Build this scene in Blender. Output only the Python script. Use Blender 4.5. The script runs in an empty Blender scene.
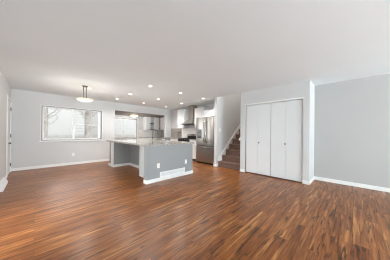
import bpy, bmesh, math, random
from mathutils import Vector, Matrix
random.seed(7)
scene = bpy.context.scene
COL = scene.collection

# ------------------------------------------------------------------ camera
FPX, YAW, Y0, CH, ROLL = 159.29, 0.7866, 132.85, 1.184, 0.0092
cam = bpy.data.cameras.new('camera'); camo = bpy.data.objects.new('camera', cam); COL.objects.link(camo)
cam.sensor_width = 36.0; cam.sensor_fit = 'HORIZONTAL'; cam.lens = FPX * 36.0 / 390.0
cam.shift_y = (Y0 - 130.0) / 390.0
cam.clip_start = 0.02; cam.clip_end = 200
fw = Vector((math.sin(YAW), math.cos(YAW), 0)); rt = Vector((math.cos(YAW), -math.sin(YAW), 0)); up = Vector((0, 0, 1))
r2 = rt * math.cos(ROLL) + up * math.sin(ROLL); u2 = up * math.cos(ROLL) - rt * math.sin(ROLL)
camo.matrix_world = Matrix(((r2.x, u2.x, -fw.x, 0), (r2.y, u2.y, -fw.y, 0), (r2.z, u2.z, -fw.z, CH), (0, 0, 0, 1)))
scene.camera = camo

# ------------------------------------------------------------------ world, added fill lights, exposure
w = bpy.data.worlds.new('overcast_sky'); scene.world = w; w.use_nodes = True
bg = w.node_tree.nodes['Background']
bg.inputs[0].default_value = (0.96, 0.98, 1.0, 1); bg.inputs[1].default_value = 5.0
scene.view_settings.view_transform = 'Standard'; scene.view_settings.look = 'None'
scene.view_settings.gamma = 1.0; scene.view_settings.use_curve_mapping = False
scene.view_settings.exposure = 0.26
scene.cycles.filter_width = 1.15

def area(name, loc, direction, sx, sy, watts, color=(1, 1, 1), spread=180):
    l = bpy.data.lights.new(name, 'AREA'); l.shape = 'RECTANGLE'; l.size = sx; l.size_y = sy
    l.energy = watts; l.color = color; l.spread = math.radians(spread)
    o = bpy.data.objects.new(name, l); COL.objects.link(o); o.location = loc
    o.rotation_euler = Vector(direction).to_track_quat('-Z', 'Y').to_euler()
    return o
# unseen area lights added outside the front and side windows to fill the room
area('front_fill_light', (1.5, -6.5, 1.2), (0, 1, 0.0), 4.0, 2.0, 100, (0.80, 0.925, 1.0))
area('front_upward_fill_light', (1.5, -6.6, -0.2), (0, 0.7, 0.72), 4.2, 1.4, 1850, (0.79, 0.925, 1.0))
area('side_fill_light', (-2.7, 2.1, 1.5), (1, 0.22, -0.1), 4.0, 2.2, 40, (0.88, 0.95, 1.0), 95)
area('stairwell_fill_light', (5.7, 2.95, 4.9), (-0.1, 0, -1), 0.7, 0.4, 26, (1.0, 0.96, 0.9), 110)  # unseen area light added to brighten the stairs, no fixture

# ------------------------------------------------------------------ materials
def lin(c):
    return tuple(((v / 255.0) / 12.92 if v / 255.0 <= 0.04045 else ((v / 255.0 + 0.055) / 1.055) ** 2.4) for v in c) + (1,)

def nn(t, kind, **kw):
    n = t.nodes.new(kind)
    for k, v in kw.items(): setattr(n, k, v)
    return n

def mat(name, rgb, rough=0.5, metal=0.0, vary=0.0, vscale=3.0, bump=0.0, bscale=200.0, stretch=(1, 1, 1), emit=None, estr=0.0, spec=None):
    m = bpy.data.materials.new(name); m.use_nodes = True; t = m.node_tree
    b = t.nodes['Principled BSDF']
    b.inputs['Base Color'].default_value = lin(rgb); b.inputs['Roughness'].default_value = rough; b.inputs['Metallic'].default_value = metal
    if spec is not None: b.inputs['Specular IOR Level'].default_value = spec
    tc = nn(t, 'ShaderNodeTexCoord'); mp = nn(t, 'ShaderNodeMapping'); mp.inputs['Scale'].default_value = stretch
    t.links.new(tc.outputs['Object'], mp.inputs['Vector'])
    if vary > 0:
        ns = nn(t, 'ShaderNodeTexNoise'); ns.inputs['Scale'].default_value = vscale; ns.inputs['Detail'].default_value = 4
        t.links.new(mp.outputs[0], ns.inputs['Vector'])
        r = nn(t, 'ShaderNodeValToRGB'); c = lin(rgb)
        r.color_ramp.elements[0].position = 0.3; r.color_ramp.elements[1].position = 0.7
        r.color_ramp.elements[0].color = tuple(v * (1 - vary) for v in c[:3]) + (1,)
        r.color_ramp.elements[1].color = tuple(min(1, v * (1 + vary)) for v in c[:3]) + (1,)
        t.links.new(ns.outputs['Fac'], r.inputs[0]); t.links.new(r.outputs[0], b.inputs['Base Color'])
    if bump > 0:
        n2 = nn(t, 'ShaderNodeTexNoise'); n2.inputs['Scale'].default_value = bscale; n2.inputs['Detail'].default_value = 3
        t.links.new(mp.outputs[0], n2.inputs['Vector'])
        bp = nn(t, 'ShaderNodeBump'); bp.inputs['Strength'].default_value = bump; bp.inputs['Distance'].default_value = 0.002
        t.links.new(n2.outputs['Fac'], bp.inputs['Height']); t.links.new(bp.outputs[0], b.inputs['Normal'])
    if emit is not None:
        b.inputs['Emission Color'].default_value = lin(emit); b.inputs['Emission Strength'].default_value = estr
    return m

def mat_floor():
    m = bpy.data.materials.new('wood_plank_floor'); m.use_nodes = True; t = m.node_tree; b = t.nodes['Principled BSDF']
    tc = nn(t, 'ShaderNodeTexCoord')
    br = nn(t, 'ShaderNodeTexBrick'); br.offset = 0.37; br.squash = 1.0
    for k, v in (('Scale', 1.0), ('Mortar Size', 0.0016), ('Mortar Smooth', 0.3), ('Bias', 0.0), ('Brick Width', 1.22), ('Row Height', 0.125)):
        br.inputs[k].default_value = v
    br.inputs['Color1'].default_value = (0, 0, 0, 1); br.inputs['Color2'].default_value = (1, 1, 1, 1); br.inputs['Mortar'].default_value = (0.3, 0.3, 0.3, 1)
    t.links.new(tc.outputs['Object'], br.inputs['Vector'])
    # each plank has its own stretch of figure
    sc = nn(t, 'ShaderNodeVectorMath', operation='SCALE'); sc.inputs['Scale'].default_value = 17.0
    t.links.new(br.outputs['Color'], sc.inputs[0])
    ad = nn(t, 'ShaderNodeVectorMath', operation='ADD'); t.links.new(tc.outputs['Object'], ad.inputs[0]); t.links.new(sc.outputs[0], ad.inputs[1])
    def grain(scale, detail, rough, dist):
        mp = nn(t, 'ShaderNodeMapping'); mp.inputs['Scale'].default_value = scale; t.links.new(ad.outputs[0], mp.inputs['Vector'])
        n = nn(t, 'ShaderNodeTexNoise'); n.inputs['Scale'].default_value = 1.0; n.inputs['Detail'].default_value = detail
        n.inputs['Roughness'].default_value = rough; n.inputs['Distortion'].default_value = dist
        t.links.new(mp.outputs[0], n.inputs['Vector']); return n
    def math_(op, a_, b_, c_=None):
        n = nn(t, 'ShaderNodeMath', operation=op)
        for i_, v_ in enumerate((a_, b_, c_)):
            if v_ is None: continue
            if isinstance(v_, float): n.inputs[i_].default_value = v_
            else: t.links.new(v_, n.inputs[i_])
        return n.outputs[0]
    n1 = grain((1.5, 25.0, 1), 3, 0.55, 0.6)          # broad figure
    n2 = grain((3.0, 50.0, 1), 3, 0.6, 0.2)          # fine grain
    n3 = grain((2.1, 21.0, 1), 4, 0.6, 1.5)          # dark mineral streaks
    tone = math_('MULTIPLY_ADD', n2.outputs['Fac'], 0.17, math_('MULTIPLY_ADD', br.outputs['Color'], 0.10, n1.outputs['Fac']))
    r = nn(t, 'ShaderNodeValToRGB'); e = r.color_ramp.elements
    e[0].position = 0.41; e[0].color = lin((100, 52, 20)); e[1].position = 0.85; e[1].color = lin((196, 139, 82))
    x = e.new(0.62); x.color = lin((134, 79, 36)); x = e.new(0.74); x.color = lin((160, 101, 52))
    t.links.new(tone, r.inputs[0])
    r3 = nn(t, 'ShaderNodeValToRGB'); e = r3.color_ramp.elements
    e[0].position = 0.34; e[0].color = (1, 1, 1, 1); e[1].position = 0.47; e[1].color = (0, 0, 0, 1)
    t.links.new(n3.outputs['Fac'], r3.inputs[0])
    dk = nn(t, 'ShaderNodeMix', data_type='RGBA'); dk.inputs['B'].default_value = lin((40, 19, 10))
    t.links.new(math_('MULTIPLY', r3.outputs[0], 0.85), dk.inputs['Factor']); t.links.new(r.outputs[0], dk.inputs['A'])
    mx = nn(t, 'ShaderNodeMix', data_type='RGBA'); mx.inputs['B'].default_value = lin((40, 22, 15))
    mm = nn(t, 'ShaderNodeMath', operation='MULTIPLY'); mm.inputs[1].default_value = 0.4
    t.links.new(br.outputs['Fac'], mm.inputs[0]); t.links.new(mm.outputs[0], mx.inputs['Factor']); t.links.new(dk.outputs['Result'], mx.inputs['A'])
    t.links.new(mx.outputs['Result'], b.inputs['Base Color'])
    b.inputs['Roughness'].default_value = 0.3
    b.inputs['Specular IOR Level'].default_value = 0.33
    bp = nn(t, 'ShaderNodeBump'); bp.inputs['Strength'].default_value = 0.12; bp.inputs['Distance'].default_value = 0.002
    t.links.new(n2.outputs['Fac'], bp.inputs['Height']); t.links.new(bp.outputs[0], b.inputs['Normal'])
    return m

def mat_granite():
    m = bpy.data.materials.new('speckled_granite'); m.use_nodes = True; t = m.node_tree; b = t.nodes['Principled BSDF']
    tc = nn(t, 'ShaderNodeTexCoord')
    n = nn(t, 'ShaderNodeTexNoise'); n.inputs['Scale'].default_value = 38; n.inputs['Detail'].default_value = 6; n.inputs['Roughness'].default_value = 0.75
    t.links.new(tc.outputs['Object'], n.inputs['Vector'])
    r = nn(t, 'ShaderNodeValToRGB'); e = r.color_ramp.elements
    e[0].position = 0.36; e[0].color = lin((58, 55, 55)); e[1].position = 0.56; e[1].color = lin((190, 184, 176))
    x = e.new(0.41); x.color = lin((112, 106, 100)); x = e.new(0.46); x.color = lin((158, 151, 143))
    t.links.new(n.outputs['Fac'], r.inputs[0]); t.links.new(r.outputs[0], b.inputs['Base Color'])
    b.inputs['Roughness'].default_value = 0.1; b.inputs['Specular IOR Level'].default_value = 0.7
    return m

def mat_mosaic(name, c1, c2, grout, bw, rh):
    m = bpy.data.materials.new(name); m.use_nodes = True; t = m.node_tree; b = t.nodes['Principled BSDF']
    tc = nn(t, 'ShaderNodeTexCoord'); sp = nn(t, 'ShaderNodeSeparateXYZ'); cb = nn(t, 'ShaderNodeCombineXYZ')
    t.links.new(tc.outputs['Object'], sp.inputs[0]); t.links.new(sp.outputs['Y'], cb.inputs['X']); t.links.new(sp.outputs['Z'], cb.inputs['Y'])
    br = nn(t, 'ShaderNodeTexBrick'); t.links.new(cb.outputs[0], br.inputs['Vector'])
    for k, v in (('Scale', 1.0), ('Mortar Size', 0.003), ('Brick Width', bw), ('Row Height', rh)): br.inputs[k].default_value = v
    br.inputs['Color1'].default_value = lin(c1); br.inputs['Color2'].default_value = lin(c2); br.inputs['Mortar'].default_value = lin(grout)
    t.links.new(br.outputs['Color'], b.inputs['Base Color']); b.inputs['Roughness'].default_value = 0.2
    return m

def mat_siding(name, rgb, step):
    m = mat(name, rgb, 0.7); t = m.node_tree; b = t.nodes['Principled BSDF']
    tc = nn(t, 'ShaderNodeTexCoord'); sp = nn(t, 'ShaderNodeSeparateXYZ'); t.links.new(tc.outputs['Object'], sp.inputs[0])
    md = nn(t, 'ShaderNodeMath', operation='MODULO'); md.inputs[1].default_value = step; t.links.new(sp.outputs['Z'], md.inputs[0])
    r = nn(t, 'ShaderNodeValToRGB'); r.color_ramp.interpolation = 'CONSTANT'
    c = lin(rgb); r.color_ramp.elements[0].color = tuple(v * 0.74 for v in c[:3]) + (1,); r.color_ramp.elements[1].position = 0.2 * step; r.color_ramp.elements[1].color = c
    t.links.new(md.outputs[0], r.inputs[0]); t.links.new(r.outputs[0], b.inputs['Base Color'])
    return m

def mat_glass():
    m = bpy.data.materials.new('clear_window_glass'); m.use_nodes = True; t = m.node_tree
    for n in list(t.nodes):
        if n.type != 'OUTPUT_MATERIAL': t.nodes.remove(n)
    out = [n for n in t.nodes if n.type == 'OUTPUT_MATERIAL'][0]
    tr = nn(t, 'ShaderNodeBsdfTransparent'); tr.inputs[0].default_value = (0.97, 0.98, 0.98, 1)
    gl = nn(t, 'ShaderNodeBsdfGlossy'); gl.inputs['Roughness'].default_value = 0.12
    mx = nn(t, 'ShaderNodeMixShader'); mx.inputs[0].default_value = 0.003
    t.links.new(tr.outputs[0], mx.inputs[1]); t.links.new(gl.outputs[0], mx.inputs[2]); t.links.new(mx.outputs[0], out.inputs['Surface'])
    return m

M = {}
M['wall'] = mat('grey_wall_paint', (207, 206, 205), 0.75, vary=0.015, vscale=1.2, bump=0.08, bscale=260)
M['alu'] = mat('grey_window_vinyl', (138, 136, 134), 0.4, vary=0.02)
M['taupe'] = mat('shade_toned_ceiling_paint', (140, 132, 125), 0.85, vary=0.015, vscale=1.2, bump=0.08, bscale=160)  # nook ceiling: shade painted in as a darker, browner base colour
M['wallshaded'] = mat('shade_toned_wall_paint', (180, 178, 176), 0.75, vary=0.015, vscale=1.2, bump=0.08, bscale=260)  # right wall: same paint darkened to stand for weaker light
M['ceiling'] = mat('flat_ceiling_paint', (234, 239, 241), 0.9, vary=0.012, vscale=1.0, bump=0.12, bscale=140)
M['floor'] = mat_floor()
M['trim'] = mat('white_trim_paint', (236, 235, 233), 0.4, bump=0.03, bscale=120)
M['door'] = mat('white_door_paint', (220, 221, 221), 0.45, vary=0.008, bump=0.04, bscale=90)
M['cab'] = mat('white_cabinet_lacquer', (238, 238, 237), 0.35, vary=0.008, bump=0.02)
M['island'] = mat('grey_island_paint', (152, 154, 154), 0.55, vary=0.02, vscale=2, bump=0.06, bscale=150)
M['islandlight'] = mat('pale_grey_panel_paint', (180, 181, 179), 0.5, vary=0.02, vscale=3, bump=0.05)
M['granite'] = mat_granite()
M['steel'] = mat('brushed_stainless_steel', (186, 181, 175), 0.28, 0.95, vary=0.05, vscale=2, stretch=(1, 14, 0.3))
M['steelv'] = mat('dark_stainless_steel', (168, 160, 152), 0.34, 0.95, vary=0.05, vscale=2, stretch=(40, 40, 1))
M['chrome'] = mat('brushed_nickel', (150, 146, 142), 0.25, 1.0, vary=0.03)
M['rimsteel'] = mat('dark_steel_rim', (92, 88, 84), 0.4, 0.9, vary=0.05)  # dark steel of the hood rim
M['bronze'] = mat('dark_brushed_nickel', (104, 99, 95), 0.3, 1.0, vary=0.05)
M['black'] = mat('black_enamel', (22, 21, 21), 0.25, vary=0.1, bump=0.03)
M['blackglass'] = mat('black_glass_panel', (16, 15, 16), 0.08, vary=0.05)
M['iron'] = mat('cast_iron_grate', (30, 29, 28), 0.6, bump=0.2)
M['grey'] = mat('grey_plastic', (96, 95, 94), 0.5, vary=0.05)
M['plate'] = mat('white_plastic_plate', (240, 240, 238), 0.35, vary=0.005)
M['slot'] = mat('dark_slot', (60, 58, 56), 0.6, vary=0.05)
M['carpet'] = mat('brown_stair_carpet', (116, 92, 81), 0.95, vary=0.3, vscale=60, bump=0.8, bscale=320, spec=0.1)
M['bowl'] = mat('alabaster_glass_glow', (246, 232, 206), 0.4, vary=0.05, vscale=9, emit=(255, 232, 192), estr=0.38)
M['nookbowl'] = mat('amber_glass_glow', (250, 232, 190), 0.4, vary=0.05, vscale=9, emit=(255, 238, 200), estr=1.1)
M['lens'] = mat('downlight_lens', (255, 250, 240), 0.4, vary=0.01, emit=(255, 244, 228), estr=5.0)
M['glass'] = mat_glass()
M['mosaic'] = mat_mosaic('taupe_mosaic_tile', (168, 160, 150), (128, 120, 112), (150, 144, 138), 0.05, 0.025)
M['tile'] = mat_mosaic('pale_splash_tile', (243, 238, 233), (236, 230, 225), (224, 220, 216), 0.15, 0.075)
M['plainsplash'] = mat('pale_glazed_backsplash', (243, 239, 235), 0.25, vary=0.03, vscale=12)
M['shelfwood'] = mat('dark_shelf_wood', (74, 62, 54), 0.5, vary=0.2, stretch=(2, 20, 20))
M['rubber'] = mat('dark_gasket', (48, 46, 44), 0.7, vary=0.05)
M['snow'] = mat('snowy_ground', (110, 111, 112), 0.9, vary=0.04, vscale=0.8, bump=0.3, bscale=6)
M['siding'] = mat_siding('pale_lap_siding', (144, 143, 140), 0.32)
M['siding2'] = mat_siding('grey_lap_siding', (142, 141, 138), 0.3)
M['roof'] = mat('grey_shingles', (122, 121, 120), 0.9, vary=0.05, vscale=5, bump=0.4, bscale=20)
M['bark'] = mat('grey_bark', (120, 114, 108), 0.9, vary=0.3, vscale=14, stretch=(1, 1, 0.2), bump=0.6, bscale=40)
M['housepane'] = mat('house_window_pane', (112, 116, 120), 0.1, vary=0.1)
M['fencewood'] = mat('weathered_fence_boards', (124, 120, 114), 0.85, vary=0.15, vscale=6, stretch=(8, 8, 0.6))
M['shrub'] = mat('dry_shrub_leaves', (134, 122, 92), 0.9, vary=0.3, vscale=10)

# ------------------------------------------------------------------ mesh helpers
class MB:
    def __init__(s): s.bm = bmesh.new()
    def box(s, x0, x1, y0, y1, z0, z1, bevel=0.0):
        r = bmesh.ops.create_cube(s.bm, size=1.0)
        for v in r['verts']:
            v.co = Vector(((x0 + x1) / 2 + v.co.x * (x1 - x0), (y0 + y1) / 2 + v.co.y * (y1 - y0), (z0 + z1) / 2 + v.co.z * (z1 - z0)))
        if bevel > 0:
            ed = set(e for v in r['verts'] for e in v.link_edges)
            bmesh.ops.bevel(s.bm, geom=list(ed), offset=bevel, segments=2, affect='EDGES', profile=0.6)
        return s
    def prism(s, pts, axis, a0, a1):
        """2-D outline pts extruded along an axis. axis x: pts=(y,z); y: (x,z); z: (x,y)"""
        def co(p, a): return {'x': (a, p[0], p[1]), 'y': (p[0], a, p[1]), 'z': (p[0], p[1], a)}[axis]
        A = [s.bm.verts.new(co(p, a0)) for p in pts]; B = [s.bm.verts.new(co(p, a1)) for p in pts]
        n = len(pts); s.bm.faces.new(A); s.bm.faces.new(B[::-1])
        for i in range(n): s.bm.faces.new((A[i], B[i], B[(i + 1) % n], A[(i + 1) % n]))
        return s
    def lathe(s, prof, c=(0, 0, 0), axis='z', n=24):
        """prof: (radius, height) list, closed at both ends"""
        rings = []
        for r, h in prof:
            ring = []
            for i in range(n):
                a = 2 * math.pi * i / n; p, q = r * math.cos(a), r * math.sin(a)
                v = {'z': (p, q, h), 'x': (h, p, q), 'y': (p, h, q)}[axis]
                ring.append(s.bm.verts.new(Vector(c) + Vector(v)))
            rings.append(ring)
        for k in range(len(rings) - 1):
            for i in range(n):
                s.bm.faces.new((rings[k][i], rings[k][(i + 1) % n], rings[k + 1][(i + 1) % n], rings[k + 1][i]))
        s.bm.faces.new(rings[0][::-1]); s.bm.faces.new(rings[-1])
        return s
    def tube(s, pts, r, n=10, r_end=None):
        pts = [Vector(p) for p in pts]; rings = []; prev = None
        for i, p in enumerate(pts):
            d = (pts[min(i + 1, len(pts) - 1)] - pts[max(i - 1, 0)]).normalized()
            if prev is None:
                a = Vector((0, 0, 1)) if abs(d.z) < 0.9 else Vector((1, 0, 0)); x = d.cross(a).normalized()
            else:
                x = (prev - d * prev.dot(d)).normalized()
            prev = x; y = d.cross(x)
            rr = r if r_end is None else r + (r_end - r) * i / (len(pts) - 1)
            rings.append([s.bm.verts.new(p + x * rr * math.cos(2 * math.pi * k / n) + y * rr * math.sin(2 * math.pi * k / n)) for k in range(n)])
        for k in range(len(rings) - 1):
            for i in range(n):
                s.bm.faces.new((rings[k][i], rings[k][(i + 1) % n], rings[k + 1][(i + 1) % n], rings[k + 1][i]))
        s.bm.faces.new(rings[0][::-1]); s.bm.faces.new(rings[-1])
        return s
    def build(s, name, m, parent=None, smooth=False):
        bmesh.ops.recalc_face_normals(s.bm, faces=s.bm.faces)
        if parent is not None:
            off = Vector(parent.get('_w', (0, 0, 0)))
            for v in s.bm.verts: v.co -= off
        me = bpy.data.meshes.new(name); s.bm.to_mesh(me); s.bm.free()
        if smooth:
            me.shade_smooth()
            try: me.set_sharp_from_angle(angle=math.radians(40))
            except Exception: pass
        me.materials.append(M[m])
        o = bpy.data.objects.new(name, me); COL.objects.link(o)
        if parent is not None:
            o.parent = parent
            o['_w'] = tuple(off)
        return o

def tag(o, label, cat, group=None, kind=None):
    o['label'] = label; o['category'] = cat
    if group: o['group'] = group
    if kind: o['kind'] = kind
    return o
def thing(name, label, cat, loc=(0, 0, 0), group=None, kind=None):
    o = bpy.data.objects.new(name, None); COL.objects.link(o); o.location = loc; o.empty_display_size = 0.1
    o['_w'] = tuple(loc)
    return tag(o, label, cat, group, kind)
def struct(name, mb, m, label, cat):
    return tag(mb.build(name, m), label, cat, kind='structure')
def dup(root, loc, label, rotz=None):
    r = root.copy(); COL.objects.link(r); r.location = loc; r['label'] = label
    if rotz is not None: r.rotation_euler = (0, 0, rotz)
    for ch in list(root.children):
        c = ch.copy(); COL.objects.link(c); c.parent = r
        for g in list(ch.children):
            d = g.copy(); COL.objects.link(d); d.parent = c
    return r

# ------------------------------------------------------------------ room dimensions
H = 2.44
XL, YB, XR, XC, XK = -0.511, 7.156, 5.138, 4.504, 5.30      # left, dining back, right, closet front, kitchen right
YREAR = -6.0; YN = 9.0; XN0, XN1 = 2.372, 5.85              # rear wall, nook back wall, nook sides
SX0, SY0, SY1 = XC, 2.50, 3.41                              # stairwell
BH, BT = 0.085, 0.014                                       # baseboard

struct('floor', MB().box(XL - 0.14, 6.0, YREAR - 0.14, YN + 0.14, -0.12, 0), 'floor', 'reddish brown wood plank floor running through the whole open room', 'floor')
struct('ceiling', MB().box(XL - 0.14, XC, YREAR - 0.14, YN + 0.14, H, H + 0.2).box(XC, 6.0, YREAR - 0.14, SY0 - 0.06, H, H + 0.2)
       .box(XC, 6.0, SY1 + 0.06, YN + 0.14, H, H + 0.2), 'ceiling', 'smooth pale ceiling over the living area and kitchen', 'ceiling')
# left wall with a doorway near the back corner
LY0, LY1, LZ0, LZ1 = 2.1, 3.7, 0.06, 1.95          # unseen side window, added to let in daylight
DY0, DY1, DZ = 6.26, 7.03, 2.03
struct('wall_left', MB().box(XL - 0.14, XL, YREAR, LY0, 0, H).box(XL - 0.14, XL, LY1, DY0, 0, H).box(XL - 0.14, XL, LY0, LY1, 0, LZ0).box(XL - 0.14, XL, LY0, LY1, LZ1, H).box(XL - 0.14, XL, DY1, YB + 0.14, 0, H).box(XL - 0.14, XL, DY0, DY1, DZ, H),
       'wall', 'light grey left wall seen almost edge on beside the door', 'wall')
# dining back wall with window hole, header over the nook
WX0, WX1, WZ0, WZ1 = 0.135, 1.885, 0.885, 2.03
struct('wall_back', MB().box(XL - 0.14, WX0, YB, YB + 0.14, 0, H).box(WX1, XN0, YB, YB + 0.14, 0, H).box(WX0, WX1, YB, YB + 0.14, 0, WZ0)
       .box(WX0, WX1, YB, YB + 0.14, WZ1, H).box(XN0, 4.93, YB, YB + 0.14, 2.115, H).box(4.93, XN1 + 0.14, YB, YB + 0.14, 0, H),
       'wall', 'light grey back wall holding the wide window and the header over the breakfast nook', 'wall')
NX0, NX1, NZ0, NZ1 = 2.72, 4.22, 0.86, 1.955
struct('wall_nook', MB().box(XN0 - 0.14, NX0, YN, YN + 0.14, 0, H).box(NX1, XN1 + 0.14, YN, YN + 0.14, 0, H).box(NX0, NX1, YN, YN + 0.14, 0, NZ0)
       .box(NX0, NX1, YN, YN + 0.14, NZ1, H).box(XN0 - 0.14, XN0, YB + 0.14, YN, 0, H).box(XN1, XN1 + 0.14, YB + 0.14, YN, 0, H),
       'wall', 'light grey nook walls behind the header with a second window', 'wall')
struct('ceiling_nook', MB().box(XN0, XN1, YB + 0.14, YN, 2.115, 2.2), 'taupe', 'lowered ceiling of the breakfast nook behind the header, shade painted into its colour', 'ceiling')
struct('wall_kitchen', MB().box(XK, XK + 0.14, SY1 + 0.12, YB, 0, H), 'wall', 'light grey kitchen wall behind range and refrigerator', 'wall')
struct('wall_stair', MB().box(XC, 8.6, SY1, SY1 + 0.12, 0, 5.0), 'wall', 'grey partition rising beside the staircase with a white end', 'wall')
struct('wall_closet', MB().box(XC, XC + 0.11, 2.345, 2.5, 0, H).box(XC, XC + 0.11, 0.732, 0.862, 0, H).box(XC, XC + 0.11, 0.862, 2.345, 2.045, H)
       .box(XC + 0.11, XR, 0.732, 0.842, 0, H).box(XC + 0.11, 8.6, 2.40, 2.5, 0, 5.0).box(XC, XC + 0.11, 2.40, 2.5, H + 0.2, 5.0),
       'wall', 'light grey closet wall projecting into the room around the bifold doors', 'wall')
struct('wall_right', MB().box(XR, XR + 0.14, YREAR, 2.4, 0, H), 'wallshaded', 'plain right wall beyond the closet corner, its grey darkened to stand for dimmer light', 'wall')
RX0, RX1, RZ0, RZ1 = -0.4, 3.4, 0.06, 2.2  # unseen front window opening, added to let in daylight
struct('wall_rear', MB().box(XL - 0.14, RX0, YREAR - 0.14, YREAR, 0, H).box(RX1, XR + 0.14, YREAR - 0.14, YREAR, 0, H)
       .box(RX0, RX1, YREAR - 0.14, YREAR, 0, RZ0).box(RX0, RX1, YREAR - 0.14, YREAR, RZ1, H), 'wall', 'grey front wall behind the camera with an added window opening', 'wall')
struct('wall_stairwell', MB().box(8.6, 8.74, 2.4, 3.53, 0, 5.0).box(XC, 8.74, 2.4, 3.53, 5.0, 5.1).box(XC - 0.12, XC, 2.4, 3.53, H + 0.2, 5.1),
       'wall', 'upper walls closing the stairwell', 'wall')

# baseboards
def bb(name, *boxes, label):
    mb = MB()
    for b in boxes: mb.box(*b[:4], 0, BH, bevel=0.004)
    struct(name, mb, 'trim', label, 'baseboard')
bb('baseboard_left', (XL, XL + BT, 5.68, DY0 - 0.09), (XL, XL + BT, YREAR, 2.1), (XL, XL + BT, 3.7, 4.84), label='short white baseboard on the left wall next to the door')
bb('baseboard_back', (XL, XN0, YB - BT, YB), (XN0 - 0.0, XN0 + BT, YB - BT, YB + 0.14), label='white baseboard along the back wall under the window')
bb('baseboard_right', (XR - BT, XR, YREAR, 0.732), label='white baseboard along the right wall')
bb('baseboard_closet', (XC - BT, XC, 0.718, 0.862), (XC - BT, XR, 0.718, 0.732), (XC - BT, XC, 2.345, 2.5), label='white baseboard around the closet corner')
bb('baseboard_partition', (XC - BT, XC, SY1 - BT, SY1 + 0.12 + BT), (XC, XC + 0.06, SY1 - BT, SY1), (XC, XC + 0.3, SY1 + 0.12, SY1 + 0.12 + BT), label='white baseboard wrapping the end of the stair partition')
bb('baseboard_rear', (XL, XR, YREAR, YREAR + BT), label='white baseboard under the added front window')

# ------------------------------------------------------------------ windows
def window(name, x0, x1, z0, z1, y, mull, label, casing=0.018, sashes=True, sign=1):
    """slider window in a wall at plane y; the room is on the -sign side"""
    root = thing(name, label, 'window', (x0, y, z0), kind='structure')
    f = 0.026; d0, d1 = y + sign * 0.03, y + sign * 0.10
    d0, d1 = min(d0, d1), max(d0, d1)
    fr = MB()
    fr.box(x0, x0 + f, d0, d1, z0, z1).box(x1 - f, x1, d0, d1, z0, z1).box(x0 + f, x1 - f, d0, d1, z0, z0 + f).box(x0 + f, x1 - f, d0, d1, z1 - f, z1)
    fr.build('frame', 'alu', root)
    if casing:
        c = MB(); a, b = sorted((y - sign * 0.014, y))
        c.box(x0 - casing, x0, a, b, z0, z1 + casing).box(x1, x1 + casing, a, b, z0, z1 + casing).box(x0, x1, a, b, z1, z1 + casing)
        c.build('casing', 'trim', root)
    a, b = sorted((y - sign * 0.035, y + sign * 0.03))
    MB().box(x0 - 0.05, x1 + 0.05, a, min(b, y) if sign > 0 else b, z0 - 0.035, z0, bevel=0.004).build('sill', 'trim', root)
    ym = (d0 + d1) / 2
    xs = [x0 + f] + list(mull) + [x1 - f]
    for i in range(len(xs) - 1):
        a, b = xs[i], xs[i + 1]; yy = ym + (0.012 if i % 2 else -0.012)
        s = MB(); t = 0.036
        s.box(a, a + t, yy - 0.011, yy + 0.011, z0 + f, z1 - f).box(b - t, b, yy - 0.011, yy + 0.011, z0 + f, z1 - f)
        s.box(a + t, b - t, yy - 0.011, yy + 0.011, z0 + f, z0 + f + t).box(a + t, b - t, yy - 0.011, yy + 0.011, z1 - f - t, z1 - f)
        so = s.build('sash', 'trim', root)
        MB().box(a + t, b - t, yy - 0.003, yy + 0.003, z0 + f + t, z1 - f - t).build('pane', 'glass', so)
    return root
w1 = window('window_1', WX0, WX1, WZ0, WZ1, YB, [0.985], 'wide white sliding window in the back wall under the pendant lamp')
w4 = thing('window_4', 'unseen side window added in the left wall to let in daylight', 'window', (XL, LY0, LZ0), kind='structure')
wf = MB()
for q in ((LY0, LY0 + 0.05), (2.875, 2.925), (LY1 - 0.05, LY1)): wf.box(XL - 0.09, XL - 0.03, *q, LZ0, LZ1)
for q in ((LZ0, LZ0 + 0.05), (LZ1 - 0.05, LZ1)): wf.box(XL - 0.09, XL - 0.03, LY0, LY1, *q)
wf.build('frame', 'trim', w4)
MB().box(XL - 0.063, XL - 0.057, LY0 + 0.05, 2.875, LZ0 + 0.05, LZ1 - 0.05).box(XL - 0.063, XL - 0.057, 2.925, LY1 - 0.05, LZ0 + 0.05, LZ1 - 0.05).build('pane', 'glass', w4)
# handle and cross bar of the right-hand sash
MB().box(1.05, 1.83, YB + 0.070, YB + 0.084, 1.445, 1.462).build('cross_bar', 'trim', w1)
MB().box(0.968, 1.002, YB + 0.022, YB + 0.04, 1.38, 1.5, bevel=0.004).build('latch', 'trim', w1)
window('window_2', NX0, NX1, NZ0, NZ1, YN, [3.47], 'white window in the breakfast nook behind the island', casing=0.05)
window('window_3', RX0, RX1, RZ0, RZ1, YREAR, [0.87, 2.13], 'large unseen window added in the front wall to let in daylight', casing=0.05, sign=-1)

# ------------------------------------------------------------------ door in the left wall
d = thing('door_1', 'white door with metal hinges and knob in the left wall by the back corner', 'door', (XL, DY0, 0), kind='structure')
MB().box(XL - 0.035, XL + 0.002, DY0 + 0.012, DY1 - 0.012, 0.01, DZ - 0.012, bevel=0.003).build('door_leaf', 'door', d)
MB().box(XL, XL + 0.016, DY0 - 0.085, DY0, 0, DZ + 0.07).box(XL, XL + 0.016, DY1, DY1 + 0.085, 0, DZ + 0.07).box(XL, XL + 0.016, DY0, DY1, DZ, DZ + 0.07).build('casing', 'trim', d)
k = MB().lathe([(0.027, 0), (0.027, 0.006), (0.011, 0.008), (0.011, 0.032), (0.026, 0.04), (0.028, 0.052), (0.02, 0.064), (0.006, 0.067)], (XL + 0.002, DY0 + 0.085, 0.87), 'x').build('knob', 'chrome', d, True)
MB().lathe([(0.026, 0), (0.026, 0.01), (0.012, 0.014)], (XL + 0.002, DY0 + 0.085, 1.02), 'x').build('deadbolt', 'chrome', d, True)
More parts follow.
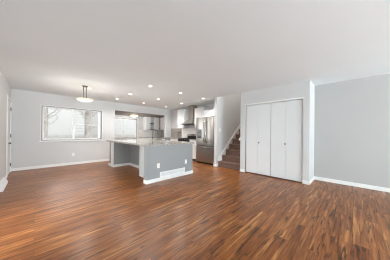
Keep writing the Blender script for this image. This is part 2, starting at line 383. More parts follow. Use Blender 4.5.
for z in (0.22, 1.05, 1.82):
    MB().lathe([(0.009, -0.05), (0.009, 0.05)], (XL + 0.012, DY1 - 0.01, z), n=10).box(XL + 0.002, XL + 0.005, DY1 - 0.05, DY1 - 0.012, z - 0.045, z + 0.045).build('hinge', 'chrome', d, True)

# ------------------------------------------------------------------ closet bifold doors
def bifold(name, ya, yb_, label, knob_y):
    r = thing(name, label, 'closet door', (XC + 0.05, (ya + yb_) / 2, 0.012), kind='structure')
    ym = (ya + yb_) / 2
    for a, b in ((ya, ym - 0.001), (ym + 0.001, yb_)):
        MB().box(XC + 0.03, XC + 0.062, a, b, 0.024, 2.015, bevel=0.0012).build('panel', 'door', r)
    MB().lathe([(0.010, 0), (0.008, -0.012), (0.008, -0.018), (0.018, -0.026), (0.019, -0.034), (0.012, -0.041), (0.003, -0.043)], (XC + 0.03, knob_y, 0.92), 'x').build('knob', 'chrome', r, True)
bifold('door_2', 1.612, 2.318, 'white flat bifold closet door on the left, nearer the stairs', 1.925)
bifold('door_3', 0.872, 1.602, 'white flat bifold closet door on the right, nearer the bare wall', 1.245)
struct('trim_1', MB().box(XC - 0.016, XC + 0.07, 0.845, 2.36, 2.022, 2.062, bevel=0.003), 'trim', 'white track fascia across the top of the closet doors', 'trim')

# ------------------------------------------------------------------ staircase
RISE, RUN, X0S = 0.192, 0.235, 4.555
st = thing('staircase', 'brown carpeted staircase climbing between grey walls left of the closet', 'staircase', (X0S, 3.0, 0))
for i in range(13):
    x0 = X0S + RUN * i; zt = RISE * (i + 1); z0 = 0 if i == 0 else RISE * i - 0.05
    pts = [(x0 + 0.02, z0), (x0 + 0.02, zt - 0.045), (x0 + 0.004, zt - 0.04), (x0, zt - 0.022), (x0 + 0.006, zt - 0.005), (x0 + 0.022, zt), (x0 + RUN + 0.019, zt), (x0 + RUN + 0.019, z0)]
    MB().prism(pts, 'y', SY0 + 0.002, SY1 - 0.022).build('step', 'carpet', st)
sk = lambda x: 0.375 + 0.817 * (x - 4.674)
MB().prism([(4.575, 0), (4.575, sk(4.575)), (7.5, sk(7.5)), (7.5, sk(7.5) - 0.5), (5.0, 0)], 'y', SY1 - 0.018, SY1 - 0.001).build('skirt_board', 'trim', st)
# handrail on the closet side of the stairs
hr = thing('handrail', 'white handrail end on the stair wall next to the closet', 'handrail', (4.8, SY0, 0.9))
hz = lambda x: 0.99 + 0.817 * (x - 4.64)
MB().tube([(4.615, 2.60, hz(4.615)), (5.2, 2.60, hz(5.2)), (7.0, 2.60, hz(7.0))], 0.024, 12).build('rail', 'trim', hr, True)
for x in (4.8, 5.9, 6.9):
    MB().tube([(x, SY0 + 0.001, hz(x) - 0.07), (x, 2.59, hz(x) - 0.06), (x, 2.60, hz(x) - 0.02)], 0.008, 8).build('bracket', 'chrome', hr, True)

# ------------------------------------------------------------------ wall plates
def outlet(name, x, y, z, face, label, cat='outlet', switch=False):
    """face '-y' or '-x'"""
    r = thing(name, label, cat, (x, y, z), group=None)
    def bx(mb, a0, a1, t0, t1, z0, z1, bevel=0):
        if face == '-y': mb.box(x + a0, x + a1, y - t1, y - t0, z + z0, z + z1, bevel)
        else: mb.box(x - t1, x - t0, y + a0, y + a1, z + z0, z + z1, bevel)
        return mb
    bx(MB(), -0.036, 0.036, 0.0005, 0.006, -0.058, 0.058, 0.002).build('cover_plate', 'plate', r)
    if switch:
        bx(MB(), -0.014, 0.014, 0.006, 0.010, -0.03, 0.03, 0.001).build('rocker', 'plate', r)
    else:
        for zz in (-0.022, 0.022):
            s = bx(MB(), -0.016, 0.016, 0.006, 0.008, zz - 0.014, zz + 0.014, 0.0008).build('socket', 'plate', r)
            m2 = MB()
            for q in (-0.006, 0.006): bx(m2, q - 0.0012, q + 0.0012, 0.008, 0.0085, zz - 0.004, zz + 0.006)
            m2.build('slots', 'slot', s)
    return r
outlet('wall_outlet', 2.11, 3.35, 0.38, '-y', 'white outlet on the island front above the left end of the vent')
outlet('wall_outlet', 3.0, 3.35, 0.372, '-y', 'white outlet on the island front near its right end')
outlet('wall_outlet', 0.97, YB, 0.365, '-y', 'white outlet low on the back wall below the window')
outlet('light_switch', 4.69, SY1, 1.295, '-y', 'white light switch on the stair partition', 'light switch', True)

# ------------------------------------------------------------------ island
IX0, IX1, IY0, IY1, IXT = 1.80, 3.26, 3.35, 6.0, 2.42
CT0, CT1 = 0.868, 0.91
isl = thing('kitchen_island', 'grey kitchen island with a knee space and white baseboard on the wood floor', 'kitchen island', (IX0, IY0, 0))
MB().box(IX0, IX1, IY0, IY0 + 0.12, 0, CT0 - 0.001).build('front_panel', 'island', isl)
MB().box(IX0 - 0.006, IX0 + 0.075, IY0 - 0.006, IY0 + 0.03, BH, CT0 - 0.002, bevel=0.002).build('corner_board', 'island', isl)
# near pedestal cabinet with toe kick
ne = MB().box(IX0, IXT, IY0 + 0.12, 3.70, 0.12, CT0 - 0.001).build('end_cabinet', 'islandlight', isl)
MB().box(IX0 + 0.15, IXT, IY0 + 0.12, 3.68, 0, 0.12).build('toe_kick', 'island', isl)
tk = MB()
for i in range(7): tk.box(IX0 - 0.006, IX0, IY0 + 0.125, 3.695, 0.13 + i * 0.105, 0.225 + i * 0.105, bevel=0.002)
tk.build('shiplap_facing', 'islandlight', isl)
# main carcass and knee wall
MB().box(IXT, IX1, IY0 + 0.12, IY1, 0.0, CT0 - 0.26).box(IXT, 2.70, IY0 + 0.12, IY1, CT0 - 0.26, CT0 - 0.001).box(2.70, IX1, IY0 + 0.12, 4.5, CT0 - 0.26, CT0 - 0.001).box(2.70, IX1, 5.2, IY1, CT0 - 0.26, CT0 - 0.001).box(IX1 - 0.02, IX1, 4.5, 5.2, CT0 - 0.26, CT0 - 0.001).build('carcass', 'island', isl)
# far pedestal
MB().box(1.87, IXT, 5.73, 6.0, 0.0, CT0 - 0.001).build('end_cabinet', 'island', isl)
MB().box(1.862, 1.87, 5.722, 5.98, BH, CT0 - 0.004, bevel=0.002).build('end_facing', 'trim', isl)
MB().box(1.90, 2.3, 6.0, 6.25, 0.0, CT0 - 0.001).build('back_panel', 'island', isl)
b_ = MB()
for q in ((IX0 - BT, IX1 + BT, IY0 - BT, IY0), (IX0 - BT, IX0, IY0, IY0 + 0.115), (IX1, IX1 + BT, IY0, 4.2), (1.856, IXT, 5.716, 5.73), (1.848, 1.862, 5.716, 6.25), (IXT - BT, IXT, 3.70, 5.716)):
    b_.box(*q, 0, BH, bevel=0.003)
b_.build('baseboard', 'trim', isl)

# granite counter with a sink cut-out
SKX0, SKX1, SKY0, SKY1 = 2.74, 3.14, 4.55, 5.15
ct = MB(); a0, a1, c0, c1 = 1.735, 3.295, 3.315, 6.06
ct.box(a0, SKX0, c0, c1, CT0, CT1).box(SKX1, a1, c0, c1, CT0, CT1).box(SKX0, SKX1, c0, SKY0, CT0, CT1).box(SKX0, SKX1, SKY1, c1, CT0, CT1)
tag(ct.build('countertop', 'granite'), 'speckled grey and cream granite countertop on the island', 'countertop')
sk_ = MB(); t = 0.012
sk_.box(SKX0 - t, SKX0, SKY0 - t, SKY1 + t, 0.66, CT0 - 0.001).box(SKX1, SKX1 + t, SKY0 - t, SKY1 + t, 0.66, CT0 - 0.001)
sk_.box(SKX0, SKX1, SKY0 - t, SKY0, 0.66, CT0 - 0.001).box(SKX0, SKX1, SKY1, SKY1 + t, 0.66, CT0 - 0.001).box(SKX0, SKX1, SKY0, SKY1, 0.66, 0.672)
tag(sk_.build('sink', 'steel'), 'stainless undermount sink let into the island countertop', 'sink')
# faucet
fa = thing('faucet', 'tall dark gooseneck faucet standing on the island countertop', 'faucet', (3.04, 5.24, CT1))
fx, fy = 3.04, 5.24
MB().lathe([(0.028, 0.0), (0.028, 0.012), (0.019, 0.02), (0.019, 0.10), (0.014, 0.11)], (fx, fy, CT1 + 0.0005)).build('base', 'bronze', fa, True)
dx, dy = 0.62, -0.78
pts = [(fx, fy, CT1 + 0.10), (fx, fy, CT1 + 0.27)] + [(fx + dx * 0.1 * (1 - math.cos(a)), fy + dy * 0.1 * (1 - math.cos(a)), CT1 + 0.27 + 0.1 * math.sin(a)) for a in [math.pi * i / 10 for i in range(1, 10)]] + [(fx + dx * 0.205, fy + dy * 0.205, CT1 + 0.25)]
MB().tube(pts, 0.0125, 12).build('spout', 'bronze', fa, True)
MB().tube([(fx + dx * 0.205, fy + dy * 0.205, CT1 + 0.25), (fx + dx * 0.21, fy + dy * 0.21, CT1 + 0.16)], 0.019, 12).build('spray_head', 'bronze', fa, True)
MB().tube([(fx + 0.015, fy + 0.01, CT1 + 0.07), (fx + 0.10, fy + 0.05, CT1 + 0.10)], 0.007, 8).build('lever', 'bronze', fa, True)
# black wire holder
wh = thing('wire_basket', 'small black wire basket on the island countertop right of the faucet', 'basket', (3.1, 4.30, CT1))
bx_, by_ = 3.08, 4.34
for zz, rr in ((0.004, 0.07), (0.05, 0.085), (0.10, 0.1)):
    MB().tube([(bx_ + rr * math.cos(2 * math.pi * i / 20), by_ + rr * math.sin(2 * math.pi * i / 20), CT1 + zz + 0.0005) for i in range(21)], 0.004, 6).build('hoop', 'iron', wh, True)
for i in range(10):
    a = 2 * math.pi * i / 10
    MB().tube([(bx_ + 0.07 * math.cos(a), by_ + 0.07 * math.sin(a), CT1 + 0.004), (bx_ + 0.1 * math.cos(a), by_ + 0.1 * math.sin(a), CT1 + 0.10)], 0.003, 6).build('wire', 'iron', wh, True)
# return-air vent on the island front
va = thing('return_air_vent', 'long white slatted vent low on the front of the island', 'vent', (2.16, IY0, 0.07))
v0, v1, z0, z1 = 2.155, 2.96, BH + 0.001, 0.215
yb0 = IY0 - 0.0005
fr = MB(); fr.box(v0, v1, yb0 - 0.01, yb0, z0, z0 + 0.018).box(v0, v1, yb0 - 0.01, yb0, z1 - 0.018, z1)
for x in (v0, (2 * v0 + v1) / 3 - 0.007, (v0 + 2 * v1) / 3 - 0.007, v1 - 0.018): fr.box(x, x + 0.018, yb0 - 0.01, yb0, z0 + 0.018, z1 - 0.018)
fr.build('frame', 'plate', va)
sl = MB()
for i in range(7):
    zz = z0 + 0.022 + i * 0.0135
    sl.prism([(yb0 - 0.008, zz - 0.003), (yb0 - 0.001, zz + 0.004), (yb0 - 0.001, zz + 0.006), (yb0 - 0.008, zz - 0.001)], 'x', v0 + 0.018, v1 - 0.018)
sl.build('slats', 'plate', va)
MB().box(v0 + 0.01, v1 - 0.01, yb0 - 0.0008, yb0 - 0.0002, z0 + 0.01, z1 - 0.01).build('back_plate', 'grey', va)

# baseboard register on the left wall
rg = thing('baseboard_register', 'white sloping baseboard register at the foot of the left wall', 'vent', (XL, 5.0, 0))
prof = [(XL + 0.001, 0.001), (XL + 0.074, 0.001), (XL + 0.074, 0.03), (XL + 0.03, 0.125), (XL + 0.001, 0.135)]
MB().prism(prof, 'y', 4.85, 5.64).build('housing', 'trim', rg)
lo = MB()
for i in range(24):
    y = 4.88 + i * 0.031
    lo.prism([(XL + 0.0745, 0.035), (XL + 0.0375, 0.12), (XL + 0.041, 0.122), (XL + 0.078, 0.037)], 'y', y, y + 0.012)
lo.build('louvers', 'plate', rg)

# ------------------------------------------------------------------ kitchen units on the right wall
def shaker(mb, x, y0, y1, z0, z1, rail=0.055):
    """door facing -x; x = front plane of its frame"""
    mb.box(x + 0.006, x + 0.02, y0, y1, z0, z1)
    mb.box(x, x + 0.006, y0, y0 + rail, z0, z1).box(x, x + 0.006, y1 - rail, y1, z0, z1)
    mb.box(x, x + 0.006, y0 + rail, y1 - rail, z0, z0 + rail).box(x, x + 0.006, y0 + rail, y1 - rail, z1 - rail, z1)
    return mb
def pull(par, x, y, z0, z1):
    MB().tube([(x, y, z0 + 0.015), (x - 0.028, y, z0 + 0.015)], 0.004, 8).tube([(x, y, z1 - 0.015), (x - 0.028, y, z1 - 0.015)], 0.004, 8).tube([(x - 0.028, y, z0), (x - 0.028, y, z1)], 0.005, 8).build('handle', 'chrome', par, True)
def base_cab(x0, x1, y0, y1, nd, label):
    r = thing('base_cabinet', label, 'cabinet', (x0, y0, 0))
    MB().box(x0 + 0.02, x1, y0 + 0.001, y1 - 0.001, 0.1, 0.868).build('body', 'cab', r)
    MB().box(x0 + 0.08, x1, y0 + 0.001, y1 - 0.001, 0.0, 0.1).build('toe_kick', 'grey', r)
    wd = (y1 - y0) / nd
    for i in range(nd):
        a, b = y0 + i * wd + 0.003, y0 + (i + 1) * wd - 0.003
        dr = shaker(MB(), x0, a, b, 0.68, 0.862, 0.03).build('drawer', 'cab', r)
        MB().tube([(x0 - 0.028, (a + b) / 2 - 0.06, 0.77), (x0 - 0.028, (a + b) / 2 + 0.06, 0.77)], 0.005, 8).tube([(x0, (a + b) / 2 - 0.045, 0.77), (x0 - 0.028, (a + b) / 2 - 0.045, 0.77)], 0.004, 8).tube([(x0, (a + b) / 2 + 0.045, 0.77), (x0 - 0.028, (a + b) / 2 + 0.045, 0.77)], 0.004, 8).build('handle', 'chrome', dr, True)
        do = shaker(MB(), x0, a, b, 0.105, 0.675).build('door', 'cab', r); pull(do, x0, b - 0.03, 0.52, 0.64)
    return r
def wall_cab(x0, x1, y0, y1, z0, z1, nd, label, handles=True):
    r = thing('wall_cabinet', label, 'cabinet', (x0, y0, z0))
    MB().box(x0 + 0.02, x1 - 0.001, y0 + 0.001, y1 - 0.001, z0, z1).build('body', 'cab', r)
    wd = (y1 - y0) / nd
    for i in range(nd):
        a, b = y0 + i * wd + 0.002, y0 + (i + 1) * wd - 0.002
        do = shaker(MB(), x0, a, b, z0 + 0.003, z1 - 0.003).build('door', 'cab', r)
        if handles: pull(do, x0, a + 0.03 if i % 2 else b - 0.03, z0 + 0.05, z0 + 0.17)
    return r
RY0, RY1 = 4.97, 5.70
base_cab(4.66, XK - 0.012, 4.50, RY0 - 0.004, 1, 'narrow white base cabinet between range and refrigerator')
base_cab(4.66, XK - 0.012, RY1 + 0.004, 7.10, 3, 'white base cabinets left of the range along the kitchen wall')
tag(MB().box(4.64, XK - 0.012, 4.50, RY0 - 0.004, 0.869, 0.91).build('countertop', 'granite'), 'short granite countertop between range and refrigerator', 'countertop')
tag(MB().box(4.64, XK - 0.012, RY1 + 0.004, 7.12, 0.869, 0.91).build('countertop', 'granite'), 'granite countertop left of the range in the kitchen corner', 'countertop')
tag(MB().box(XK - 0.009, XK - 0.0005, 6.24, 7.15, 0.912, 1.41).build('backsplash', 'mosaic'), 'taupe mosaic tile backsplash in the kitchen corner left of the range', 'backsplash')
tag(MB().box(XK - 0.009, XK - 0.0005, 4.50, 6.238, 0.912, 1.41).build('backsplash', 'tile'), 'pale tile backsplash behind the range below the hood', 'backsplash')
tag(MB().box(XK - 0.13, XK - 0.0095, 6.27, 6.60, 1.20, 1.225, bevel=0.004).build('wall_shelf', 'shelfwood'), 'small dark shelf on the taupe mosaic backsplash', 'shelf')
wall_cab(4.97, XK, RY1 + 0.02, 6.19, 1.415, 2.30, 1, 'tall white wall cabinet left of the steel range hood')
wall_cab(4.97, XK, 4.47, RY0 + 0.03, 1.415, 2.27, 1, 'white wall cabinet between the range hood and the refrigerator')
wall_cab(4.90, XK, 3.56, 4.46, 1.83, 2.11, 2, 'low white cabinet above the refrigerator', handles=False)

# range
ra = thing('range', 'stainless range with black front and cooktop beside the refrigerator', 'range', (4.62, RY0, 0))
MB().box(4.65, 5.24, RY0, RY1, 0.06, 0.90).build('body', 'steelv', ra)
for x in (4.70, 5.18):
    for y in (RY0 + 0.06, RY1 - 0.06): MB().lathe([(0.02, 0.0), (0.02, 0.06)], (x, y, 0), n=10).build('foot', 'black', ra)
MB().box(4.615, 5.24, RY0, RY1, 0.90, 0.922, bevel=0.004).build('cooktop', 'black', ra)
MB().prism([(4.65, 0.755), (4.605, 0.765), (4.615, 0.898), (4.65, 0.898)], 'y', RY0, RY1).build('control_panel', 'blackglass', ra)
for i in range(5):
    y = RY0 + 0.09 + i * (RY1 - RY0 - 0.18) / 4
    MB().lathe([(0.022, 0.0), (0.020, -0.022), (0.016, -0.026)], (4.609, y, 0.83), 'x', 14).build('knob', 'black', ra, True)
od = MB().box(4.618, 4.65, RY0 + 0.004, RY1 - 0.004, 0.22, 0.745, bevel=0.004).build('oven_door', 'steelv', ra)
MB().box(4.614, 4.618, RY0 + 0.10, RY1 - 0.10, 0.34, 0.62).build('oven_window', 'blackglass', od)
MB().tube([(4.575, RY0 + 0.06, 0.70), (4.575, RY1 - 0.06, 0.70)], 0.011, 10).tube([(4.575, RY0 + 0.09, 0.70), (4.62, RY0 + 0.09, 0.70)], 0.008, 8).tube([(4.575, RY1 - 0.09, 0.70), (4.62, RY1 - 0.09, 0.70)], 0.008, 8).build('handle', 'steel', od, True)
MB().box(4.62, 4.65, RY0 + 0.004, RY1 - 0.004, 0.07, 0.21, bevel=0.004).build('storage_drawer', 'steelv', ra)
for c in (RY0 + 0.19, RY1 - 0.19):
    g = MB()
    for dx_ in (-0.24, -0.08, 0.08, 0.24): g.box(4.92 + dx_ - 0.006, 4.92 + dx_ + 0.006, c - 0.165, c + 0.165, 0.9225, 0.944)
    for dy_ in (-0.16, 0, 0.16): g.box(4.67, 5.17, c + dy_ - 0.006, c + dy_ + 0.006, 0.93, 0.945)
    g.build('grate', 'iron', ra)
MB().box(5.19, 5.24, RY0, RY1, 0.9225, 1.13, bevel=0.005).build('backguard', 'steel', ra)
MB().box(5.186, 5.19, RY0 + 0.02, RY1 - 0.02, 0.93, 1.045).build('backguard_panel', 'blackglass', ra)
MB().box(5.186, 5.19, RY0 + 0.23, RY0 + 0.45, 1.065, 1.11).build('clock_display', 'blackglass', ra)

# range hood
ho = thing('range_hood', 'stainless pyramid range hood with a chimney on the kitchen wall', 'range hood', (XK, 5.33, 1.55))
hy0, hy1, hx = RY0 + 0.035, RY1 + 0.01, 4.80
hm = MB()
def frustum(mb, lo_, hi):
    v = [mb.bm.verts.new(p) for p in lo_] + [mb.bm.verts.new(p) for p in hi]
    mb.bm.faces.new(v[0:4]); mb.bm.faces.new(v[4:8][::-1])
    for i in range(4): mb.bm.faces.new((v[i], v[(i + 1) % 4], v[4 + (i + 1) % 4], v[4 + i]))
    return mb
cy = 5.30
frustum(hm, [(hx, hy0, 1.60), (XK - 0.01, hy0, 1.60), (XK - 0.01, hy1, 1.60), (hx, hy1, 1.60)], [(5.02, cy - 0.16, 1.80), (XK - 0.01, cy - 0.16, 1.80), (XK - 0.01, cy + 0.16, 1.80), (5.02, cy + 0.16, 1.80)])
hm.build('canopy', 'steel', ho)
MB().prism([(hx - 0.004, hy0 - 0.002), (XK - 0.01, hy0 - 0.002), (XK - 0.01, hy1), (4.955, hy1), (4.95, 5.80), (hx + 0.03, 5.80), (hx - 0.004, 5.76)], 'z', 1.568, 1.60).build('rim', 'rimsteel', ho)
MB().box(hx + 0.04, XK - 0.04, hy0 + 0.04, hy1 - 0.04, 1.549, 1.555).build('filter', 'grey', ho)
MB().box(5.035, XK - 0.01, cy - 0.15, cy + 0.15, 1.80, H - 0.002).build('chimney', 'steelv', ho)

# refrigerator
F0, FY0, FY1, FH = 4.54, 3.60, 4.485, 1.775
rf = thing('refrigerator', 'stainless french door refrigerator with dispenser beside the stair partition', 'refrigerator', (F0, FY0, 0))
MB().box(F0 + 0.075, 5.285, FY0, FY1, 0.05, FH - 0.02).build('case', 'grey', rf)
MB().box(F0 + 0.05, 5.2, FY0 + 0.02, FY1 - 0.02, 0.0, 0.05).build('kick_plate', 'rubber', rf)
ymid = 3.965
def curved_door(y0, y1, z0, z1):
    n = 10; pts = []
    for i in range(n + 1):
        q = i / n; pts.append((F0 + 0.018 * (2 * q - 1) ** 2, y0 + (y1 - y0) * q))
    pts += [(F0 + 0.07, y1), (F0 + 0.07, y0)]
    return MB().prism(pts, 'z', z0, z1)
dl = curved_door(ymid + 0.006, FY1, 0.705, FH).build('door', 'steel', rf, True); dl['label'] = 'left refrigerator door with the dispenser'
drr = curved_door(FY0, ymid - 0.006, 0.705, FH).build('door', 'steel', rf, True); drr['label'] = 'plain right refrigerator door'
fz = curved_door(FY0, FY1, 0.075, 0.685).build('freezer_drawer', 'steel', rf, True)
def bar(par, pts, r=0.012): return MB().tube(pts, r, 10).build('handle', 'chrome', par, True)
for par, yy in ((dl, ymid + 0.05), (drr, ymid - 0.05)):
    bar(par, [(F0 + 0.01, yy, 0.83), (F0 - 0.04, yy, 0.87), (F0 - 0.055, yy, 1.0), (F0 - 0.062, yy, 1.22), (F0 - 0.055, yy, 1.45), (F0 - 0.04, yy, 1.58), (F0 + 0.01, yy, 1.62)], 0.014)
bar(fz, [(F0 + 0.01, FY0 + 0.06, 0.625), (F0 - 0.04, FY0 + 0.10, 0.625), (F0 - 0.055, (FY0 + FY1) / 2, 0.625), (F0 - 0.04, FY1 - 0.10, 0.625), (F0 + 0.01, FY1 - 0.06, 0.625)], 0.014)
dp = MB().box(F0 - 0.004, F0 + 0.02, 4.17, 4.40, 0.97, 1.32, bevel=0.004).build('dispenser', 'grey', dl)
MB().box(F0 - 0.007, F0 - 0.004, 4.19, 4.38, 1.0, 1.19).build('dispenser_recess', 'blackglass', dp)
MB().box(F0 - 0.007, F0 - 0.004, 4.19, 4.38, 1.22, 1.30).build('dispenser_display', 'blackglass', dp)
for y in (FY0 + 0.05, FY1 - 0.05): MB().box(F0 + 0.03, F0 + 0.12, y - 0.03, y + 0.03, FH, FH + 0.02, bevel=0.004).build('hinge_cover', 'grey', rf)

# ------------------------------------------------------------------ nook cabinets
def nook_cab(x0, x1, z0, z1, label):
    r = thing('wall_cabinet', label, 'cabinet', (x0, 8.6, z0))
    MB().box(x0, x1, 8.64, YN - 0.002, z0, z1).build('body', 'cab', r)
    do = MB().box(x0 + 0.003, x1 - 0.003, 8.62, 8.639, z0 + 0.003, z1 - 0.003)
    for q in ((x0 + 0.003, x0 + 0.055), (x1 - 0.055, x1 - 0.003)): do.box(*q, 8.612, 8.62, z0 + 0.003, z1 - 0.003)
    for q in ((z0 + 0.003, z0 + 0.055), (z1 - 0.055, z1 - 0.003)): do.box(x0 + 0.055, x1 - 0.055, 8.612, 8.62, *q)
    d_ = do.build('door', 'cab', r)
    MB().tube([(x1 - 0.03, 8.585, z0 + 0.05), (x1 - 0.03, 8.585, z0 + 0.17)], 0.005, 8).tube([(x1 - 0.03, 8.585, z0 + 0.065), (x1 - 0.03, 8.613, z0 + 0.065)], 0.004, 8).tube([(x1 - 0.03, 8.585, z0 + 0.155), (x1 - 0.03, 8.613, z0 + 0.155)], 0.004, 8).build('handle', 'chrome', d_, True)
    return r
NCX = [4.57, 4.83, 5.12, 5.47]
nook_cab(NCX[0], NCX[1], 1.35, 2.11, 'slim white wall cabinet left of the open shelves in the nook')
nook_cab(NCX[2], NCX[3], 1.35, 2.11, 'white wall cabinet right of the open shelves in the nook')
os_ = thing('open_shelf_unit', 'open white shelf unit with dark shelves between the nook cabinets', 'shelf unit', (NCX[1], 8.6, 1.35))
MB().box(NCX[1] + 0.002, NCX[2] - 0.002, 8.97, YN - 0.002, 1.35, 2.11).box(NCX[1] + 0.002, NCX[2] - 0.002, 8.66, 8.97, 2.09, 2.11).build('body', 'cab', os_)
for z in (1.35, 1.70): MB().box(NCX[1] + 0.002, NCX[2] - 0.002, 8.64, 8.969, z, z + 0.035).build('shelf', 'shelfwood', os_)
r_ = thing('wall_cabinet', 'pale wall cabinet on the right side of the nook facing the window side', 'cabinet', (5.5, 7.9, 1.35))
MB().box(5.522, XN1 - 0.001, 7.5, 8.60, 1.35, 2.11).build('body', 'cab', r_)
for a, b in ((7.503, 8.048), (8.052, 8.597)): shaker(MB(), 5.5, a, b, 1.353, 2.107).build('door', 'cab', r_)
r_ = thing('base_cabinet', 'white base cabinet along the back of the nook under the open shelves', 'cabinet', (4.4, 8.4, 0))
MB().box(4.4, XN1 - 0.002, 8.42, YN - 0.002, 0.1, 0.868).build('body', 'cab', r_)
MB().box(4.4, XN1 - 0.002, 8.48, YN - 0.002, 0.0, 0.1).build('toe_kick', 'grey', r_)
for i in range(3): MB().box(4.41 + i * 0.48, 4.88 + i * 0.48, 8.40, 8.419, 0.11, 0.86, bevel=0.003).build('door', 'cab', r_)
tag(MB().box(4.38, XN1 - 0.002, 8.38, YN - 0.002, 0.869, 0.91).build('countertop', 'granite'), 'granite countertop at the back of the nook under the open shelves', 'countertop')

tag(MB().box(4.30, XN1 - 0.002, YN - 0.009, YN - 0.0005, 0.912, 1.345).build('backsplash', 'plainsplash'), 'pale backsplash at the back of the nook below the open shelves', 'backsplash')

# ------------------------------------------------------------------ lights
def point(name, parent, loc, watts, color, radius=0.05, spot=None):
    l = bpy.data.lights.new(name, 'SPOT' if spot else 'POINT'); l.energy = watts; l.color = color; l.shadow_soft_size = radius
    if spot: l.spot_size = spot; l.spot_blend = 0.8
    o = bpy.data.objects.new(name, l); COL.objects.link(o); o.parent = parent; o.location = loc
    return o
cans = [(2.19, 3.90, 'the nearest left one over the island'), (3.24, 3.90, 'the nearest middle one over the island'), (4.32, 3.90, 'in front of the refrigerator'),
        (2.19, 5.20, 'left row, halfway back above the island'), (3.25, 5.20, 'middle row, above the faucet'), (4.42, 5.25, 'in front of the range hood'),
        (2.17, 6.33, 'left row, farthest back before the header'), (3.26, 6.36, 'middle row, farthest back before the header'), (4.45, 6.45, 'right row, farthest back near the kitchen corner')]
c0_ = thing('recessed_light', 'round recessed ceiling light, ' + cans[0][2], 'ceiling light', (cans[0][0], cans[0][1], H), 'recessed lights in the kitchen ceiling')
c0_['_w'] = (0, 0, 0)
MB().lathe([(0.062, -0.0005), (0.062, -0.003), (0.054, -0.007), (0.046, -0.006), (0.046, -0.0005)], n=28).build('trim_ring', 'plate', c0_, True)
MB().lathe([(0.045, -0.0007), (0.045, -0.008), (0.03, -0.011)], n=24).build('lens', 'lens', c0_, True)
for i, (x, y, s) in enumerate(cans):
    r = c0_ if i == 0 else dup(c0_, (x, y, H), 'round recessed ceiling light, ' + s)
for r in [o for o in COL.objects if o.name.startswith('recessed_light')]:
    point('downlight_lamp', r, (0, 0, -0.03), 42, (1.0, 0.985, 0.965), 0.05, math.radians(150))

PX, PY = 0.957, 5.235
pe = thing('pendant_lamp', 'brushed nickel pendant with a cream glass bowl hanging before the window', 'pendant lamp', (PX, PY, H))
MB().lathe([(0.07, -0.001), (0.07, -0.010), (0.05, -0.022), (0.02, -0.03)], (PX, PY, H)).build('canopy', 'bronze', pe, True)
for s in (-1, 1):
    ox, oy = s * 0.04 * rt.x, s * 0.04 * rt.y
    MB().tube([(PX + ox * 1.1, PY + oy * 1.1, H - 0.02), (PX + ox * 0.75, PY + oy * 0.75, H - 0.2), (PX + ox * 0.95, PY + oy * 0.95, 2.095)], 0.009, 10).build('rod', 'bronze', pe, True)
MB().lathe([(0.03, 2.085), (0.05, 2.09), (0.05, 2.10), (0.02, 2.108)], (PX, PY, 0)).build('hub', 'bronze', pe, True)
MB().lathe([(0.015, 2.018), (0.07, 2.021), (0.125, 2.030), (0.165, 2.044), (0.192, 2.062), (0.202, 2.080), (0.196, 2.083), (0.18, 2.07), (0.12, 2.055), (0.02, 2.045)], (PX, PY, 0), n=40).build('glass_bowl', 'bowl', pe, True)
MB().lathe([(0.004, 2.008), (0.009, 2.011), (0.010, 2.015), (0.008, 2.019)], (PX, PY, 0), n=14).build('finial', 'chrome', pe, True)
point('pendant_bulb', pe, (0, 0, 2.0 - H), 26, (1.0, 0.97, 0.93), 0.2)
point('pendant_uplight', pe, (0, 0, 2.2 - H), 0.8, (1.0, 0.95, 0.88), 0.12)

NXL, NYL, NZC = 3.67, 8.2, 2.115
ne_ = thing('flush_ceiling_light', 'warm glowing flush ceiling light in the nook before the second window', 'ceiling light', (NXL, NYL, NZC))
MB().lathe([(0.15, NZC - 0.001), (0.15, NZC - 0.014), (0.12, NZC - 0.022), (0.03, NZC - 0.024)], (NXL, NYL, 0)).build('base', 'chrome', ne_, True)
MB().lathe([(0.02, 2.0), (0.10, 2.007), (0.17, 2.03), (0.2, 2.065), (0.2, 2.075), (0.15, 2.09)], (NXL, NYL, 0), n=32).build('glass_bowl', 'nookbowl', ne_, True)
point('nook_bulb', ne_, (0, 0, 1.97 - NZC), 20, (1.0, 0.98, 0.95), 0.1)

# ------------------------------------------------------------------ outside the windows
struct('ground', MB().box(-40, 60, YN + 0.3, 80, -0.6, -0.4).box(-40, XL - 0.2, -5, YN + 0.3, -0.6, -0.4), 'snow', 'snow covered yard outside the windows, its unseen side strip added to dim upward light', 'ground')  # second box: unseen ground beside the house, added to block light from below
def house(x0, x1, y, zt, mat_, label, wins):
    h = thing('house', label, 'house', (x0, y, -0.4))
    MB().box(x0, x1, y, y + 7, -0.4, zt).build('wall', mat_, h)
    MB().prism([(y - 0.5, zt - 0.05), (y + 3.5, zt + 1.7), (y + 7.5, zt - 0.05)], 'x', x0 - 0.4, x1 + 0.4).build('roof', 'roof', h)
    for a, b, z0, z1 in wins:
        f = MB().box(a - 0.1, b + 0.1, y - 0.06, y - 0.001, z0 - 0.1, z1 + 0.1).build('window', 'trim', h)
        MB().box(a, b, y - 0.08, y - 0.061, z0, z1).build('pane', 'housepane', f)
    return h
house(-9, 4.0, 22, 5.6, 'siding', 'pale sided house across the yard behind the left half of the window', [(-3.5, -2.2, 1.0, 2.2), (-7.5, -6.3, 1.0, 2.2)])
house(5.2, 16, 25, 5.8, 'siding2', 'grey sided house seen through the nook window', [(13.2, 14.2, 1.0, 2.2), (11.6, 12.6, 1.0, 2.3)])
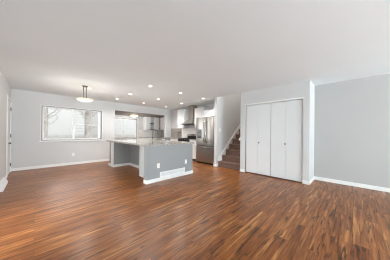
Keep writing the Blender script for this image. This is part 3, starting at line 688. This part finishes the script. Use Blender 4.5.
def bare_tree(x, y, r, h, label, seed):
    rnd = random.Random(seed)
    t_ = thing('bare_tree', label, 'tree', (x, y, -0.4))
    MB().tube([(x, y, -0.4), (x + 0.05, y, h * 0.35), (x - 0.05, y, h * 0.7), (x, y, h)], r, 10, r * 0.3).build('trunk', 'bark', t_, True)
    br_ = MB()
    for i in range(26):
        z = h * (0.22 + 0.75 * rnd.random()); a = rnd.random() * 6.28; L = (0.7 + rnd.random() * 1.3) * (1.1 - 0.5 * z / h)
        p0 = Vector((x, y, z)); p1 = p0 + Vector((math.cos(a), math.sin(a), 0.5)) * L * 0.5; p2 = p0 + Vector((math.cos(a + .3), math.sin(a + .3), 0.9)) * L
        br_.tube([p0, p1, p2], r * 0.28, 6, r * 0.06)
        for k in range(3):
            b_a = rnd.random() * 6.28; br_.tube([p1 + (p2 - p1) * k / 3, p1 + (p2 - p1) * k / 3 + Vector((math.cos(b_a), math.sin(b_a), 0.6)) * L * 0.4], r * 0.12, 5, r * 0.04)
    br_.build('branches', 'bark', t_, True)
bare_tree(0.52, 16.0, 0.14, 7, 'bare grey tree outside the left edge of the window', 1)
bare_tree(2.9, 14.5, 0.22, 7, 'thick bare grey tree outside the right half of the window', 2)
bare_tree(3.7, 18.0, 0.16, 6, 'thinner bare grey tree behind the thick one outside', 3)
fe = thing('board_fence', 'weathered board fence across the snowy yard', 'fence', (-8, 19.5, -0.4))
fb = MB()
for i in range(100): fb.box(-8 + i * 0.2, -7.82 + i * 0.2, 19.5, 19.53, -0.4, 0.85)
fb.build('boards', 'fencewood', fe)
MB().box(-8, 12, 19.531, 19.58, 0.5, 0.6).box(-8, 12, 19.531, 19.58, -0.1, 0.0).build('rails', 'fencewood', fe)
sh = MB()
rnd = random.Random(5)
for i in range(130):
    a = rnd.random() * 6.28; q = rnd.random()
    p = Vector((2.05 + 0.45 * q * math.cos(a), 12.8 + 0.4 * q * math.sin(a), -0.4))
    sh.tube([p, p + Vector((0.25 * math.cos(a) * rnd.random(), 0.25 * math.sin(a) * rnd.random(), 0.5 + 0.6 * rnd.random()))], 0.02, 5, 0.008)
tag(sh.build('dry_shrub', 'shrub'), 'pale dry shrub in the snow outside the window', 'shrub')

for o in COL.objects:
    if '_w' in o: del o['_w']
